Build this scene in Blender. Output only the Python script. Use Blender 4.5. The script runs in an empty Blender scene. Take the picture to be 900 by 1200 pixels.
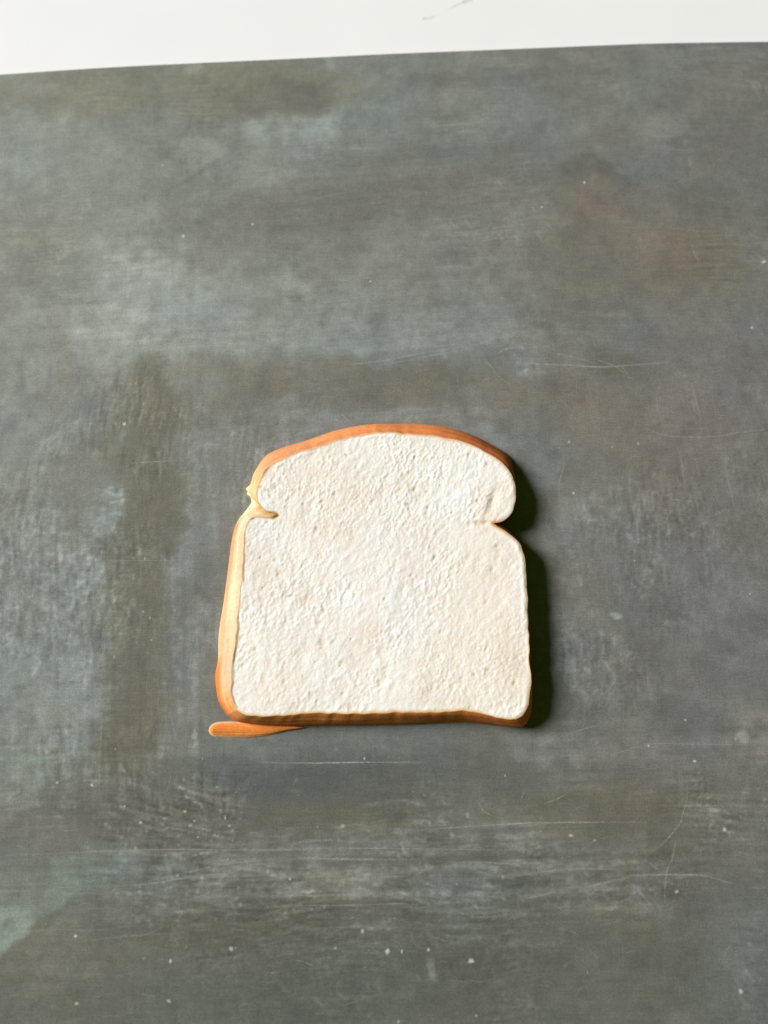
import bpy, math
import numpy as np
from mathutils import Vector

# ------------------------------------------------------------------ camera, world, lamp, exposure
scene = bpy.context.scene
cam_data = bpy.data.cameras.new("camera")
cam = bpy.data.objects.new("camera", cam_data)
scene.collection.objects.link(cam)
TILT = math.radians(12.0)
DIST = 0.36
cam.location = (0, -DIST * math.sin(TILT), DIST * math.cos(TILT))
cam.rotation_euler = (TILT, 0, 0)
cam_data.sensor_fit = 'VERTICAL'
cam_data.sensor_height = 36.0
cam_data.lens = 18.0 / math.tan(math.radians(30.0))
cam_data.clip_start = 0.01
cam_data.clip_end = 50
cam_data.dof.use_dof = True
cam_data.dof.focus_distance = 0.352
cam_data.dof.aperture_fstop = 4.5
scene.camera = cam

world = bpy.data.worlds.new("World")
scene.world = world
world.use_nodes = True
bg = world.node_tree.nodes["Background"]
bg.inputs[0].default_value = (0.68, 1.0, 0.18, 1)
bg.inputs[1].default_value = 0.078

lamp_data = bpy.data.lights.new("key_lamp", 'AREA')
lamp_data.shape = 'DISK'
lamp_data.size = 4.2
lamp_data.energy = 1780
lamp_data.color = (1.0, 0.97, 0.985)
lamp = bpy.data.objects.new("key_lamp", lamp_data)
scene.collection.objects.link(lamp)
EL, AZ = math.radians(34), math.radians(163)
L = Vector((math.cos(EL) * math.cos(AZ), math.cos(EL) * math.sin(AZ), math.sin(EL)))
lamp.location = L * 10.0
lamp.rotation_euler = L.to_track_quat('Z', 'Y').to_euler()

scene.view_settings.view_transform = 'Standard'
scene.view_settings.look = 'None'
scene.view_settings.exposure = 0
scene.view_settings.gamma = 1
scene.view_settings.use_curve_mapping = False

# ------------------------------------------------------------------ measurements, all in millimetres on the board
FACE = [[[-55.37, -78.15], [-52.01, -79.75], [-47.17, -80.37], [-39.16, -80.22], [-27.46, -79.06], [-15.73, -79.59], [-3.21, -79.28], [12.53, -78.97], [25.86, -78.75], [31.36, -78.34], [37.57, -79.59], [42.99, -81.0], [46.98, -81.66], [49.39, -81.47]], [[49.39, -81.47], [52.33, -79.75], [54.37, -76.45], [55.32, -72.04], [55.55, -67.29], [55.41, -52.43], [55.34, -38.06], [55.19, -27.54], [54.81, -22.02], [52.99, -15.44], [49.05, -10.85], [42.63, -6.59]], [[42.63, -6.59], [46.69, -5.42], [50.49, -2.06], [52.46, 3.85], [51.72, 9.8], [48.97, 15.36], [44.12, 19.94], [36.72, 24.44], [28.42, 27.28], [18.37, 29.07], [7.48, 30.32], [-3.43, 30.5]], [[-3.43, 30.5], [-16.78, 27.46], [-26.67, 24.62], [-35.03, 21.96], [-41.64, 18.78], [-46.94, 15.61], [-48.93, 11.51], [-50.4, 6.38], [-49.95, 2.36], [-47.49, -1.09], [-42.38, -3.33]], [[-42.38, -3.33], [-46.82, -4.53], [-51.43, -4.36], [-53.7, -6.93], [-54.64, -12.05], [-54.91, -21.18], [-55.3, -29.21], [-56.02, -42.1], [-56.68, -51.55], [-57.52, -61.86], [-58.03, -70.46], [-57.49, -74.57], [-55.37, -78.15]]]
BASE = [[[-60.52, -80.6], [-56.38, -82.94], [-48.43, -84.13], [-40.19, -84.55], [-28.17, -84.36], [-16.14, -84.36], [-3.29, -84.13], [12.85, -83.59], [29.01, -83.11], [41.02, -83.97], [49.07, -84.87], [53.35, -85.03]], [[53.35, -85.03], [55.04, -83.59], [56.47, -80.37], [57.17, -74.56], [57.42, -67.07], [57.29, -51.55], [57.12, -36.75], [56.79, -26.17], [56.15, -19.62], [54.31, -13.02], [51.0, -8.48], [46.28, -4.61]], [[46.28, -4.61], [49.43, -3.2], [52.29, -0.02], [54.05, 6.38], [53.88, 12.1], [53.01, 18.04], [51.43, 23.67], [44.7, 28.19], [36.17, 32.7], [25.8, 35.83], [13.8, 37.23], [-3.54, 37.3]], [[-3.54, 37.3], [-10.36, 36.49], [-20.7, 34.28], [-31.01, 30.61], [-41.26, 27.31], [-47.21, 24.65], [-50.55, 21.12], [-53.47, 15.77], [-54.53, 11.74], [-56.35, 9.77], [-55.51, 8.7], [-55.86, 7.45], [-54.39, 6.02], [-53.87, 3.95]], [[-53.87, 3.95], [-55.89, 0.9], [-59.1, -3.41], [-60.83, -8.48], [-61.71, -14.42], [-62.87, -27.89], [-63.78, -36.99], [-65.14, -49.21], [-65.06, -59.08], [-65.84, -64.77], [-65.31, -70.66], [-63.91, -75.85], [-60.52, -80.6]]]
FLAP = [[-67.62, -86.27], [-67.15, -84.7], [-65.88, -83.58], [-63.7, -82.94], [-58.99, -82.78], [-54.37, -83.1], [-46.12, -83.58], [-37.87, -84.06], [-32.26, -84.54], [-28.97, -84.86], [-32.24, -85.5], [-37.49, -86.4], [-43.11, -87.74], [-50.24, -88.69], [-58.78, -88.79], [-64.93, -88.47], [-66.87, -87.58]]
EDGE = [[-220.2, 199.45], [-197.18, 200.99], [-174.14, 202.75], [-127.94, 206.3], [-81.53, 208.96], [-38.87, 211.19], [0.0, 213.42], [58.45, 216.1], [117.05, 218.8], [156.15, 219.7], [175.68, 219.92], [199.11, 219.92], [238.09, 219.47]]
FIELDS = [[-172.85, 188.5, 115.24, 23.05, 0, [129, 133, 125], 0.6, 1, 0], [0.0, 175.52, 190.76, 38.15, 0, [122, 125, 120], 0.4, 1, 0], [-132.05, 154.28, 49.05, 22.64, 0, [146, 152, 144], 0.6, 0.9, 0.2], [-125.75, 117.22, 48.08, 22.19, 0, [142, 146, 137], 0.5, 0.9, 0.2], [-160.24, 175.52, 19.08, 9.92, 0, [150, 157, 149], 0.5, 0.9, 0.2], [-96.34, 194.61, 88.63, 13.1, 2, [123, 124, 111], 0.8, 0.7, 0.3], [-86.13, 181.99, 22.97, 15.31, 0, [122, 124, 114], 0.5, 0.8, 0.2], [-44.19, 189.37, 22.29, 9.99, 2, [112, 112, 103], 0.8, 0.35, 0.2], [-40.41, 191.99, 15.39, 6.16, 0, [109, 108, 103], 0.5, 0.6, 0.2], [-27.15, 207.41, 3.1, 4.27, 0, [152, 157, 150], 0.8, 0.6, 0], [-87.59, 205.63, 4.65, 3.49, 0, [142, 146, 138], 0.6, 0.7, 0], [-150.32, 195.05, 15.42, 3.08, 0, [136, 140, 133], 0.4, 0.8, 0.3], [-148.46, 171.24, 34.26, 15.23, 0, [132, 140, 134], 0.6, 0.9, 0.2], [-81.48, 162.72, 12.88, 6.44, -10, [144, 150, 142], 0.75, 0.4, 0.2], [-80.72, 153.86, 16.6, 1.51, 33, [114, 117, 111], 0.4, 0.6, 0], [-62.77, 169.95, 5.33, 3.8, 0, [111, 112, 107], 0.6, 0.7, 0], [-112.93, 150.09, 26.35, 15.06, 15, [121, 125, 118], 0.5, 0.9, 0.3], [-152.64, 129.41, 22.34, 18.62, 0, [130, 132, 124], 0.5, 0.9, 0.2], [-41.95, 174.66, 22.88, 8.39, 12, [140, 149, 144], 0.7, 0.7, 0.4], [-3.82, 179.83, 21.03, 15.3, 5, [125, 134, 130], 0.7, 0.8, 0.3], [-45.37, 158.49, 30.25, 9.83, 10, [133, 140, 135], 0.6, 0.8, 0.3], [30.45, 171.24, 45.68, 15.23, 4, [124, 130, 125], 0.5, 0.9, 0.3], [-18.84, 152.18, 22.61, 5.28, 8, [118, 120, 115], 0.6, 0.8, 0.5], [-16.83, 138.45, 48.63, 12.72, 8, [112, 113, 109], 0.8, 0.6, 0.4], [41.27, 143.84, 52.53, 12.76, 4, [114, 114, 110], 0.7, 0.8, 0.4], [26.54, 163.57, 64.45, 6.07, 4, [109, 111, 107], 0.55, 0.8, 0.7], [65.78, 202.53, 50.3, 5.03, 3, [109, 111, 107], 0.6, 0.8, 0.4], [11.63, 206.96, 62.05, 6.21, 3, [126, 128, 121], 0.6, 0.8, 0.3], [42.74, 210.52, 9.71, 4.66, 0, [133, 136, 130], 0.5, 0.8, 0.2], [124.56, 214.09, 58.39, 4.67, 2, [118, 119, 114], 0.5, 0.8, 0.3], [103.48, 184.15, 30.66, 15.33, 0, [122, 124, 118], 0.5, 0.9, 0.3], [130.07, 180.69, 30.6, 9.18, -3, [127, 129, 123], 0.65, 0.6, 0.5], [132.88, 166.12, 26.58, 8.35, 0, [115, 115, 111], 0.6, 0.7, 0.4], [148.15, 206.96, 11.63, 2.33, 0, [108, 108, 103], 0.6, 0.7, 0.3], [106.5, 197.25, 4.63, 1.93, 0, [133, 136, 132], 0.5, 0.8, 0.2], [90.59, 155.12, 11.32, 5.28, -5, [98, 98, 93], 0.75, 0.5, 0.3], [105.29, 148.0, 15.04, 4.51, -25, [103, 102, 97], 0.6, 0.8, 0.3], [75.46, 154.28, 22.64, 11.32, 0, [112, 112, 108], 0.5, 0.8, 0.3], [155.72, 166.97, 34.18, 41.78, 0, [111, 110, 107], 0.6, 0.9, 0.2], [102.78, 171.24, 15.23, 5.33, 0, [118, 117, 112], 0.5, 0.8, 0.5], [56.4, 148.0, 15.04, 4.51, 0, [126, 127, 123], 0.6, 0.8, 0.4], [110.96, 117.22, 44.38, 29.59, 10, [115, 111, 102], 0.8, 0.6, 0.3], [93.53, 138.45, 12.72, 12.72, 0, [121, 114, 106], 0.7, 0.7, 0.2], [139.94, 109.18, 22.1, 14.73, -10, [114, 111, 100], 0.5, 0.8, 0.3], [88.38, 109.18, 13.26, 7.37, 0, [112, 110, 103], 0.5, 0.8, 0.3], [67.98, 105.19, 14.7, 11.02, 0, [114, 114, 110], 0.5, 0.8, 0.3], [-98.15, 85.48, 54.53, 27.26, 0, [148, 156, 151], 0.85, 0.9, 0.3], [-106.1, 97.25, 21.95, 14.63, 0, [152, 160, 156], 0.5, 0.9, 0.3], [-18.21, 89.38, 69.22, 18.21, 0, [135, 140, 136], 0.7, 0.9, 0.5], [25.67, 101.21, 44.0, 29.33, 0, [129, 131, 127], 0.55, 0.9, 0.4], [39.82, 77.71, 32.58, 10.86, 0, [130, 133, 130], 0.55, 0.8, 0.8], [-10.85, 75.78, 39.77, 9.4, 5, [136, 144, 140], 0.6, 0.8, 0.7], [-77.5, 113.19, 9.6, 5.9, 0, [123, 123, 117], 0.5, 0.9, 0.2], [-130.59, 133.51, 29.85, 14.92, 0, [133, 136, 130], 0.4, 0.9, 0.2], [-145.14, 105.19, 17.64, 9.55, 0, [121, 125, 117], 0.6, 0.7, 0.2], [-135.16, 70.01, 7.21, 25.23, 5, [129, 125, 118], 0.5, 0.9, 0.3], [-155.46, 54.8, 14.29, 32.16, 0, [130, 137, 131], 0.5, 0.9, 0.5], [-123.26, 28.8, 24.65, 28.17, 0, [119, 121, 114], 0.5, 0.9, 0.4], [-147.3, 21.51, 14.03, 24.55, 0, [127, 132, 126], 0.4, 0.9, 0.6], [-85.41, 47.3, 42.7, 9.96, 0, [117, 118, 112], 0.5, 0.9, 0.4], [-97.46, 52.92, 7.85, 14.99, 0, [108, 107, 94], 0.8, 0.6, 0.3], [-97.1, 14.28, 16.76, 38.42, 0, [106, 105, 92], 0.85, 0.7, 0.4], [-93.53, 0.0, 17.32, 20.78, 0, [108, 107, 94], 0.5, 0.7, 0.3], [-96.75, -34.71, 15.62, 40.74, 0, [106, 105, 92], 0.85, 0.7, 0.45], [-99.16, -79.41, 13.88, 24.79, -2, [102, 98, 85], 0.95, 0.45, 0.2], [-98.1, -96.95, 16.35, 9.81, 0, [102, 100, 89], 0.5, 0.8, 0.3], [-71.78, 62.37, 17.94, 5.02, 0, [118, 117, 108], 0.6, 0.8, 0.3], [-53.64, 55.94, 12.87, 7.15, 5, [114, 113, 100], 0.6, 0.7, 0.4], [10.72, 54.05, 32.15, 10.72, -3, [115, 111, 100], 0.75, 0.75, 0.3], [-10.73, 56.69, 14.31, 9.3, 0, [113, 111, 100], 0.5, 0.8, 0.3], [32.13, 52.92, 17.85, 6.43, -20, [118, 113, 103], 0.5, 0.7, 0.3], [-63.66, 36.15, 31.83, 5.66, 22, [127, 130, 127], 0.5, 0.8, 0.9], [-80.33, 14.28, 13.97, 20.96, 0, [118, 120, 115], 0.5, 0.9, 0.5], [57.48, 64.28, 10.06, 5.75, -30, [140, 147, 148], 0.6, 0.7, 1], [60.88, 58.58, 6.45, 7.88, 0, [142, 150, 152], 0.6, 0.7, 1], [50.35, 66.18, 14.39, 5.04, -10, [112, 113, 110], 0.6, 0.8, 0.6], [42.62, 43.57, 21.31, 6.39, -25, [123, 125, 125], 0.6, 0.9, 0.5], [63.13, 21.51, 6.31, 17.54, 10, [124, 127, 125], 0.5, 0.9, 0.5], [88.97, 47.3, 28.47, 17.79, 0, [115, 110, 102], 0.65, 0.8, 0.3], [97.0, 64.28, 12.93, 8.62, -20, [105, 103, 92], 0.75, 0.6, 0.3], [110.79, 54.8, 14.29, 9.29, -20, [106, 105, 97], 0.5, 0.8, 0.4], [125.88, 66.18, 21.58, 21.58, 0, [118, 115, 111], 0.5, 0.9, 0.3], [123.0, 25.15, 38.66, 24.6, 0, [118, 114, 108], 0.6, 0.9, 0.3], [148.53, 36.15, 14.15, 14.15, 0, [121, 117, 117], 0.5, 0.9, 0.4], [148.96, 0.0, 10.39, 17.32, 0, [112, 108, 102], 0.5, 0.9, 0.3], [86.6, 0.0, 20.78, 10.39, 0, [120, 120, 117], 0.5, 0.9, 0.5], [71.86, -20.99, 7.53, 27.38, 0, [121, 121, 119], 0.6, 0.9, 0.5], [112.47, -27.88, 37.49, 20.45, 0, [109, 109, 108], 0.55, 0.9, 0.3], [113.15, -68.05, 39.94, 23.3, 0, [109, 109, 108], 0.6, 0.9, 0.4], [83.53, -61.48, 16.71, 20.05, 0, [117, 117, 115], 0.5, 0.9, 0.4], [138.07, -48.2, 20.21, 20.21, 0, [111, 110, 108], 0.5, 0.9, 0.3], [91.89, -42.83, 3.04, 1.35, 0, [148, 152, 152], 0.8, 0.7, 0.3], [75.48, -91.25, 26.25, 7.88, 3, [130, 129, 126], 0.65, 0.8, 0.4], [104.85, -93.79, 29.49, 7.21, 0, [123, 120, 118], 0.5, 0.9, 0.4], [143.22, -85.83, 11.19, 8.56, 0, [135, 130, 126], 0.6, 0.9, 0.6], [137.35, -89.02, 2.3, 2.63, 0, [158, 157, 152], 0.7, 0.6, 0.1], [114.01, -103.24, 26.06, 8.47, 0, [105, 104, 102], 0.5, 0.9, 0.4], [-114.08, -3.53, 4.15, 19.01, -12, [142, 152, 152], 0.75, 0.6, 0.8], [-117.04, -20.99, 8.9, 17.11, -18, [135, 143, 142], 0.65, 0.7, 0.8], [-125.86, -31.3, 20.41, 11.57, 0, [127, 134, 130], 0.55, 0.8, 0.8], [-109.17, 28.8, 2.11, 6.34, -15, [138, 147, 147], 0.6, 0.8, 0.6], [-136.45, -68.05, 33.28, 23.3, 0, [129, 137, 133], 0.8, 0.8, 0.5], [-137.61, -93.79, 22.94, 16.38, 0, [126, 136, 131], 0.7, 0.7, 0.5], [-113.92, -81.02, 7.26, 16.51, 0, [136, 144, 140], 0.6, 0.6, 0.8], [-130.82, -54.87, 20.13, 10.06, 0, [118, 122, 119], 0.4, 0.9, 0.5], [-142.86, -31.3, 10.2, 10.2, 0, [114, 117, 112], 0.5, 0.9, 0.4], [-79.77, -34.71, 8.15, 23.76, -5, [121, 124, 122], 0.6, 0.8, 0.7], [-82.36, -64.77, 3.33, 15.34, -14, [132, 134, 132], 0.6, 0.8, 1], [-76.33, -58.18, 4.02, 13.39, -8, [126, 129, 127], 0.6, 0.8, 0.8], [-71.68, -88.07, 2.3, 7.89, -6, [146, 150, 148], 0.7, 0.7, 1], [-86.41, -95.37, 2.95, 6.55, -8, [135, 138, 135], 0.6, 0.7, 1], [-60.22, -104.49, 1.95, 5.21, 0, [154, 164, 166], 0.8, 0.6, 0.6], [-73.15, -106.37, 2.6, 5.2, 0, [133, 136, 134], 0.5, 0.8, 1], [-113.58, -109.48, 19.47, 5.19, 0, [102, 102, 96], 0.55, 0.8, 0.4], [-67.76, -118.75, 74.21, 10.97, 2, [100, 97, 89], 0.75, 0.8, 0.4], [-135.39, -120.28, 22.56, 8.38, 0, [113, 111, 103], 0.6, 0.8, 0.3], [-109.18, -126.39, 19.27, 5.78, 0, [109, 108, 101], 0.5, 0.8, 0.4], [-111.76, -135.47, 19.16, 8.3, 15, [112, 125, 119], 0.6, 0.8, 0.4], [-16.27, -104.8, 61.83, 9.76, 0, [90, 92, 87], 0.8, 0.8, 0.3], [-48.86, -103.24, 16.29, 7.82, 0, [94, 98, 98], 0.5, 0.8, 0.3], [29.29, -104.8, 26.04, 8.46, 0, [99, 101, 97], 0.5, 0.9, 0.3], [-19.35, -119.36, 32.25, 5.16, 0, [106, 103, 87], 0.65, 0.8, 0.4], [35.22, -130.95, 28.82, 5.76, 0, [102, 97, 86], 0.5, 0.9, 0.3], [77.58, -115.67, 38.79, 8.4, 3, [105, 102, 89], 0.65, 0.8, 0.3], [99.45, -127.91, 25.67, 19.25, 0, [99, 98, 90], 0.5, 0.9, 0.3], [-6.37, -138.48, 60.55, 13.39, 0, [132, 134, 129], 0.42, 0.9, 1], [-48.03, -130.95, 48.03, 9.61, 5, [124, 126, 120], 0.4, 0.9, 0.9], [47.94, -133.97, 28.76, 12.78, 0, [130, 131, 124], 0.45, 0.9, 1], [-6.35, -144.45, 6.99, 6.99, 0, [136, 138, 134], 0.4, 0.8, 1], [20.68, -141.47, 6.36, 5.73, 0, [136, 138, 134], 0.4, 0.8, 1], [-47.27, -156.26, 63.03, 8.19, 4, [91, 92, 83], 0.65, 0.9, 0.3], [-9.48, -151.85, 47.4, 4.42, -1, [96, 98, 92], 0.5, 0.9, 0.5], [0.0, -175.09, 68.5, 14.01, 0, [86, 89, 81], 0.65, 0.9, 0.3], [-80.96, -175.09, 18.68, 12.46, 0, [98, 102, 95], 0.5, 0.9, 0.3], [-118.33, -175.09, 34.25, 15.57, 0, [109, 109, 98], 0.65, 0.9, 0.2], [-132.49, -154.79, 15.77, 9.46, 30, [96, 97, 88], 0.3, 0.9, 0.2], [78.42, -163.56, 40.78, 25.1, 0, [100, 101, 92], 0.5, 0.9, 0.2], [128.14, -169.34, 21.88, 34.38, 0, [107, 110, 107], 0.6, 0.9, 0.2], [120.77, -142.96, 22.25, 12.71, 0, [104, 105, 104], 0.5, 0.9, 0.5], [79.6, -139.97, 25.47, 12.74, 0, [124, 125, 120], 0.4, 0.9, 0.8], [96.06, -130.95, 2.56, 19.21, -8, [118, 120, 118], 0.4, 0.9, 0.6], [-61.93, -183.62, 123.87, 12.39, 0, [92, 94, 86], 0.5, 0.9, 0.2], [34.1, -182.21, 61.99, 12.4, 0, [94, 96, 89], 0.5, 0.9, 0.2], [-97.14, -27.88, 13.63, 80.1, 0, [107, 105, 93], 0.65, 0.55, 0.35], [-76.28, -14.05, 7.56, 65.28, 0, [129, 132, 130], 0.55, 0.7, 0.9], [-135.85, -54.87, 26.83, 60.38, 0, [133, 142, 139], 0.45, 0.8, 0.85], [-53.52, 51.79, 21.41, 8.56, 22, [113, 111, 100], 0.4, 0.7, 0.3], [-17.9, 57.82, 32.22, 8.59, 5, [114, 111, 101], 0.45, 0.7, 0.3], [44.5, 48.04, 17.8, 7.83, -28, [115, 111, 103], 0.6, 0.7, 0.3], [-3.55, 40.97, 46.1, 3.19, 0, [135, 139, 137], 0.55, 0.8, 0.6], [-37.04, 31.74, 21.17, 3.53, 20, [132, 135, 133], 0.5, 0.8, 0.6], [42.39, 34.31, 21.2, 3.53, -28, [133, 137, 136], 0.6, 0.8, 0.6], [70.15, -20.99, 4.79, 51.33, 0, [127, 129, 127], 0.5, 0.8, 0.8], [108.27, 14.28, 31.43, 41.91, 0, [117, 114, 109], 0.35, 0.9, 0.8], [138.79, 47.3, 28.47, 42.7, 0, [122, 118, 117], 0.45, 0.9, 0.3], [135.79, -34.71, 23.76, 40.74, 0, [121, 119, 119], 0.4, 0.9, 0.3], [92.77, -14.05, 20.62, 20.62, 0, [123, 123, 122], 0.4, 0.9, 0.4], [77.85, -175.09, 93.41, 18.68, 0, [98, 100, 92], 0.45, 0.9, 0.2], [17.17, -170.78, 1.56, 4.06, 12, [134, 137, 134], 0.6, 0.8, 0.2], [71.22, -183.62, 61.93, 9.29, 0, [104, 105, 97], 0.4, 0.9, 0.2]]
WEDGE = [[-162.85, -135.47], [-133.98, -136.98], [-121.18, -137.58], [-107.17, -132.46], [-111.34, -141.47], [-120.27, -149.49], [-129.21, -156.26], [-138.07, -162.97], [-158.8, -175.09]]
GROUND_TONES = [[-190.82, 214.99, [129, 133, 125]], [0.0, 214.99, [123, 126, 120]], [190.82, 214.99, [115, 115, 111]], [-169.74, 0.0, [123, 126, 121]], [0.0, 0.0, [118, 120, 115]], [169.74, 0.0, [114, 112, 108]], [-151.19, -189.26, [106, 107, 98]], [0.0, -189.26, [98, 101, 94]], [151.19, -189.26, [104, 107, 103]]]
SCRATCHES = [[[[-49.03, -97.58], [-39.21, -98.21], [-26.14, -98.21], [-6.54, -97.9], [16.34, -97.9]], 0.523, 0.75], [[[-144.01, -131.85], [-124.88, -130.95], [-96.14, -129.74], [-73.72, -129.43], [-52.88, -129.74], [-22.44, -129.43], [-3.21, -129.13]], 0.416, 0.5], [[[-72.95, -132.16], [-67.24, -130.95], [-62.13, -130.64]], 0.832, 0.5], [[[-101.72, -142.66], [-85.89, -141.47], [-70.73, -139.08], [-51.02, -137.58]], 0.509, 0.5], [[[-89.1, -140.87], [-70.18, -136.98], [-57.51, -134.57], [-38.38, -132.76]], 0.382, 0.4], [[[-34.66, -127.31], [-27.3, -126.39], [-18.63, -126.09]], 0.963, 0.45], [[[-38.47, -129.13], [-16.03, -129.13], [16.03, -129.43], [48.06, -130.04]], 0.449, 0.5], [[[-37.1, -133.06], [-28.79, -132.76], [-15.99, -133.06], [8.95, -133.36]], 0.831, 0.55], [[[19.18, -133.67], [35.16, -133.97], [47.92, -134.57], [60.71, -134.27]], 0.575, 0.45], [[[9.66, -122.73], [25.76, -121.82], [45.12, -120.59], [61.26, -119.98], [98.35, -119.67]], 0.579, 0.6], [[[-3.19, -139.08], [7.96, -139.08]], 0.51, 0.5], [[[-47.59, -145.64], [-34.89, -145.94], [-15.86, -145.64], [-3.17, -145.94]], 0.635, 0.45], [[[-37.99, -149.2], [-15.83, -149.2], [6.33, -148.6], [10.13, -149.49], [10.42, -153.32]], 0.443, 0.4], [[[47.79, -139.08], [60.6, -137.28], [73.4, -136.38], [89.34, -136.68]], 0.478, 0.45], [[[50.72, -147.12], [57.1, -145.94], [64.14, -144.45]], 0.697, 0.5], [[[74.37, -142.96], [80.47, -141.77], [85.3, -140.57]], 0.699, 0.5], [[[90.81, -138.78], [103.58, -138.48], [116.33, -138.48], [122.61, -139.67], [131.01, -142.07]], 0.701, 0.6], [[[115.64, -107.92], [114.66, -112.58], [112.67, -117.83], [111.51, -120.59], [105.97, -126.39], [99.91, -130.95]], 0.487, 0.55], [[[110.19, -125.79], [108.13, -132.46], [105.51, -138.18], [103.85, -148.9]], 0.642, 0.5], [[[93.75, -142.96], [97.03, -146.53], [99.96, -150.38]], 0.763, 0.4], [[[60.54, -113.2], [65.46, -111.65], [69.77, -109.48]], 0.486, 0.5], [[[35.65, -111.65], [37.5, -115.67], [41.32, -117.83]], 0.454, 0.45], [[[51.82, -112.58], [52.89, -109.48], [53.92, -107.92]], 0.389, 0.4], [[[48.31, -121.82], [61.25, -120.28]], 0.644, 0.3], [[[73.01, -144.75], [79.33, -145.34], [84.97, -146.83]], 0.381, 0.35], [[[-141.58, -158.9], [-122.82, -157.43], [-107.05, -157.73], [-91.41, -155.97]], 0.378, 0.3], [[[-113.05, -161.81], [-94.33, -159.77], [-72.39, -158.31]], 0.377, 0.3], [[[-152.3, -39.79], [-148.3, -39.11], [-142.94, -38.44]], 0.677, 0.55], [[[-113.0, -19.95], [-102.73, -19.95], [-84.23, -19.95]], 0.342, 0.5], [[[-105.15, 20.42], [-94.67, 21.15], [-84.17, 21.51]], 0.561, 0.55], [[[-102.15, -130.95], [-95.79, -124.87], [-95.19, -129.43]], 0.384, 0.3], [[[-17.95, 63.13], [-3.59, 64.66], [10.8, 67.33], [25.23, 70.01], [34.26, 71.16]], 0.646, 0.5], [[[-7.18, 62.37], [7.19, 64.66], [19.79, 67.33], [39.66, 70.78]], 0.395, 0.45], [[[39.63, 69.24], [43.83, 64.28], [47.99, 58.58], [53.58, 54.05]], 0.432, 0.45], [[[47.52, 68.09], [50.46, 70.01], [54.82, 71.16]], 0.72, 0.45], [[[58.2, 64.28], [68.23, 63.52], [78.99, 63.13], [89.72, 62.37], [100.51, 62.75], [122.15, 64.28]], 0.647, 0.6], [[[68.45, 69.24], [79.16, 66.95], [88.02, 64.28]], 0.721, 0.4], [[[87.75, 66.18], [97.62, 62.37], [103.05, 57.07]], 0.468, 0.45], [[[97.09, 65.8], [100.78, 61.23], [104.42, 55.94]], 0.396, 0.4], [[[107.51, 36.15], [114.72, 32.84], [123.47, 31.74], [137.6, 32.1], [148.34, 33.94], [159.04, 35.05]], 0.53, 0.45], [[[116.27, 56.69], [113.88, 47.3], [116.0, 36.15]], 0.429, 0.3], [[[128.74, 55.94], [130.74, 44.31], [131.42, 34.31]], 0.429, 0.35], [[[120.8, 28.8], [122.55, 18.61], [122.56, 8.9]], 0.458, 0.4], [[[139.23, 21.51], [141.37, 8.9], [142.72, 0.0]], 0.456, 0.4], [[[73.53, 26.97], [73.92, 19.7], [71.45, 10.69], [72.2, 3.55]], 0.704, 0.35], [[[100.3, 21.51], [102.51, 23.33], [106.03, 23.33]], 0.456, 0.4], [[[133.3, 119.24], [134.71, 113.19], [136.65, 109.58]], 0.815, 0.3], [[[-50.93, 24.06], [-47.5, 27.34], [-43.31, 28.44]], 0.457, 0.5], [[[-56.03, 18.98], [-53.34, 22.6]], 0.35, 0.35], [[[-17.74, 42.08], [-16.31, 40.22], [-13.45, 37.63]], 0.497, 0.5], [[[-42.3, 30.64], [-31.79, 33.94], [-20.51, 36.15]], 0.353, 0.35], [[[149.96, 166.12], [152.41, 163.57], [158.55, 164.42]], 0.759, 0.2], [[[69.05, -88.07], [79.05, -85.19], [85.03, -84.23]], 0.526, 0.45], [[[81.75, -96.95], [101.73, -91.25], [114.85, -91.25], [141.08, -91.57]], 0.392, 0.35], [[[150.19, 14.28], [154.47, 3.55]], 0.419, 0.3], [[[-155.88, 0.0], [-147.41, 2.13]], 0.693, 0.35], [[[-107.61, 3.55], [-106.82, -3.53]], 0.451, 0.4], [[[-82.25, 17.89], [-79.23, 20.79]], 0.63, 0.4], [[[-75.09, 14.28], [-76.6, 8.9]], 0.524, 0.4], [[[-37.39, 137.63], [-22.5, 142.59], [-7.51, 145.09]], 0.748, 0.25], [[[-82.71, -77.79], [-80.43, -90.62]], 0.397, 0.3], [[[-108.97, -81.02], [-108.78, -93.79]], 0.528, 0.4], [[[-75.47, -54.87], [-76.21, -68.05]], 0.537, 0.4]]
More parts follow.
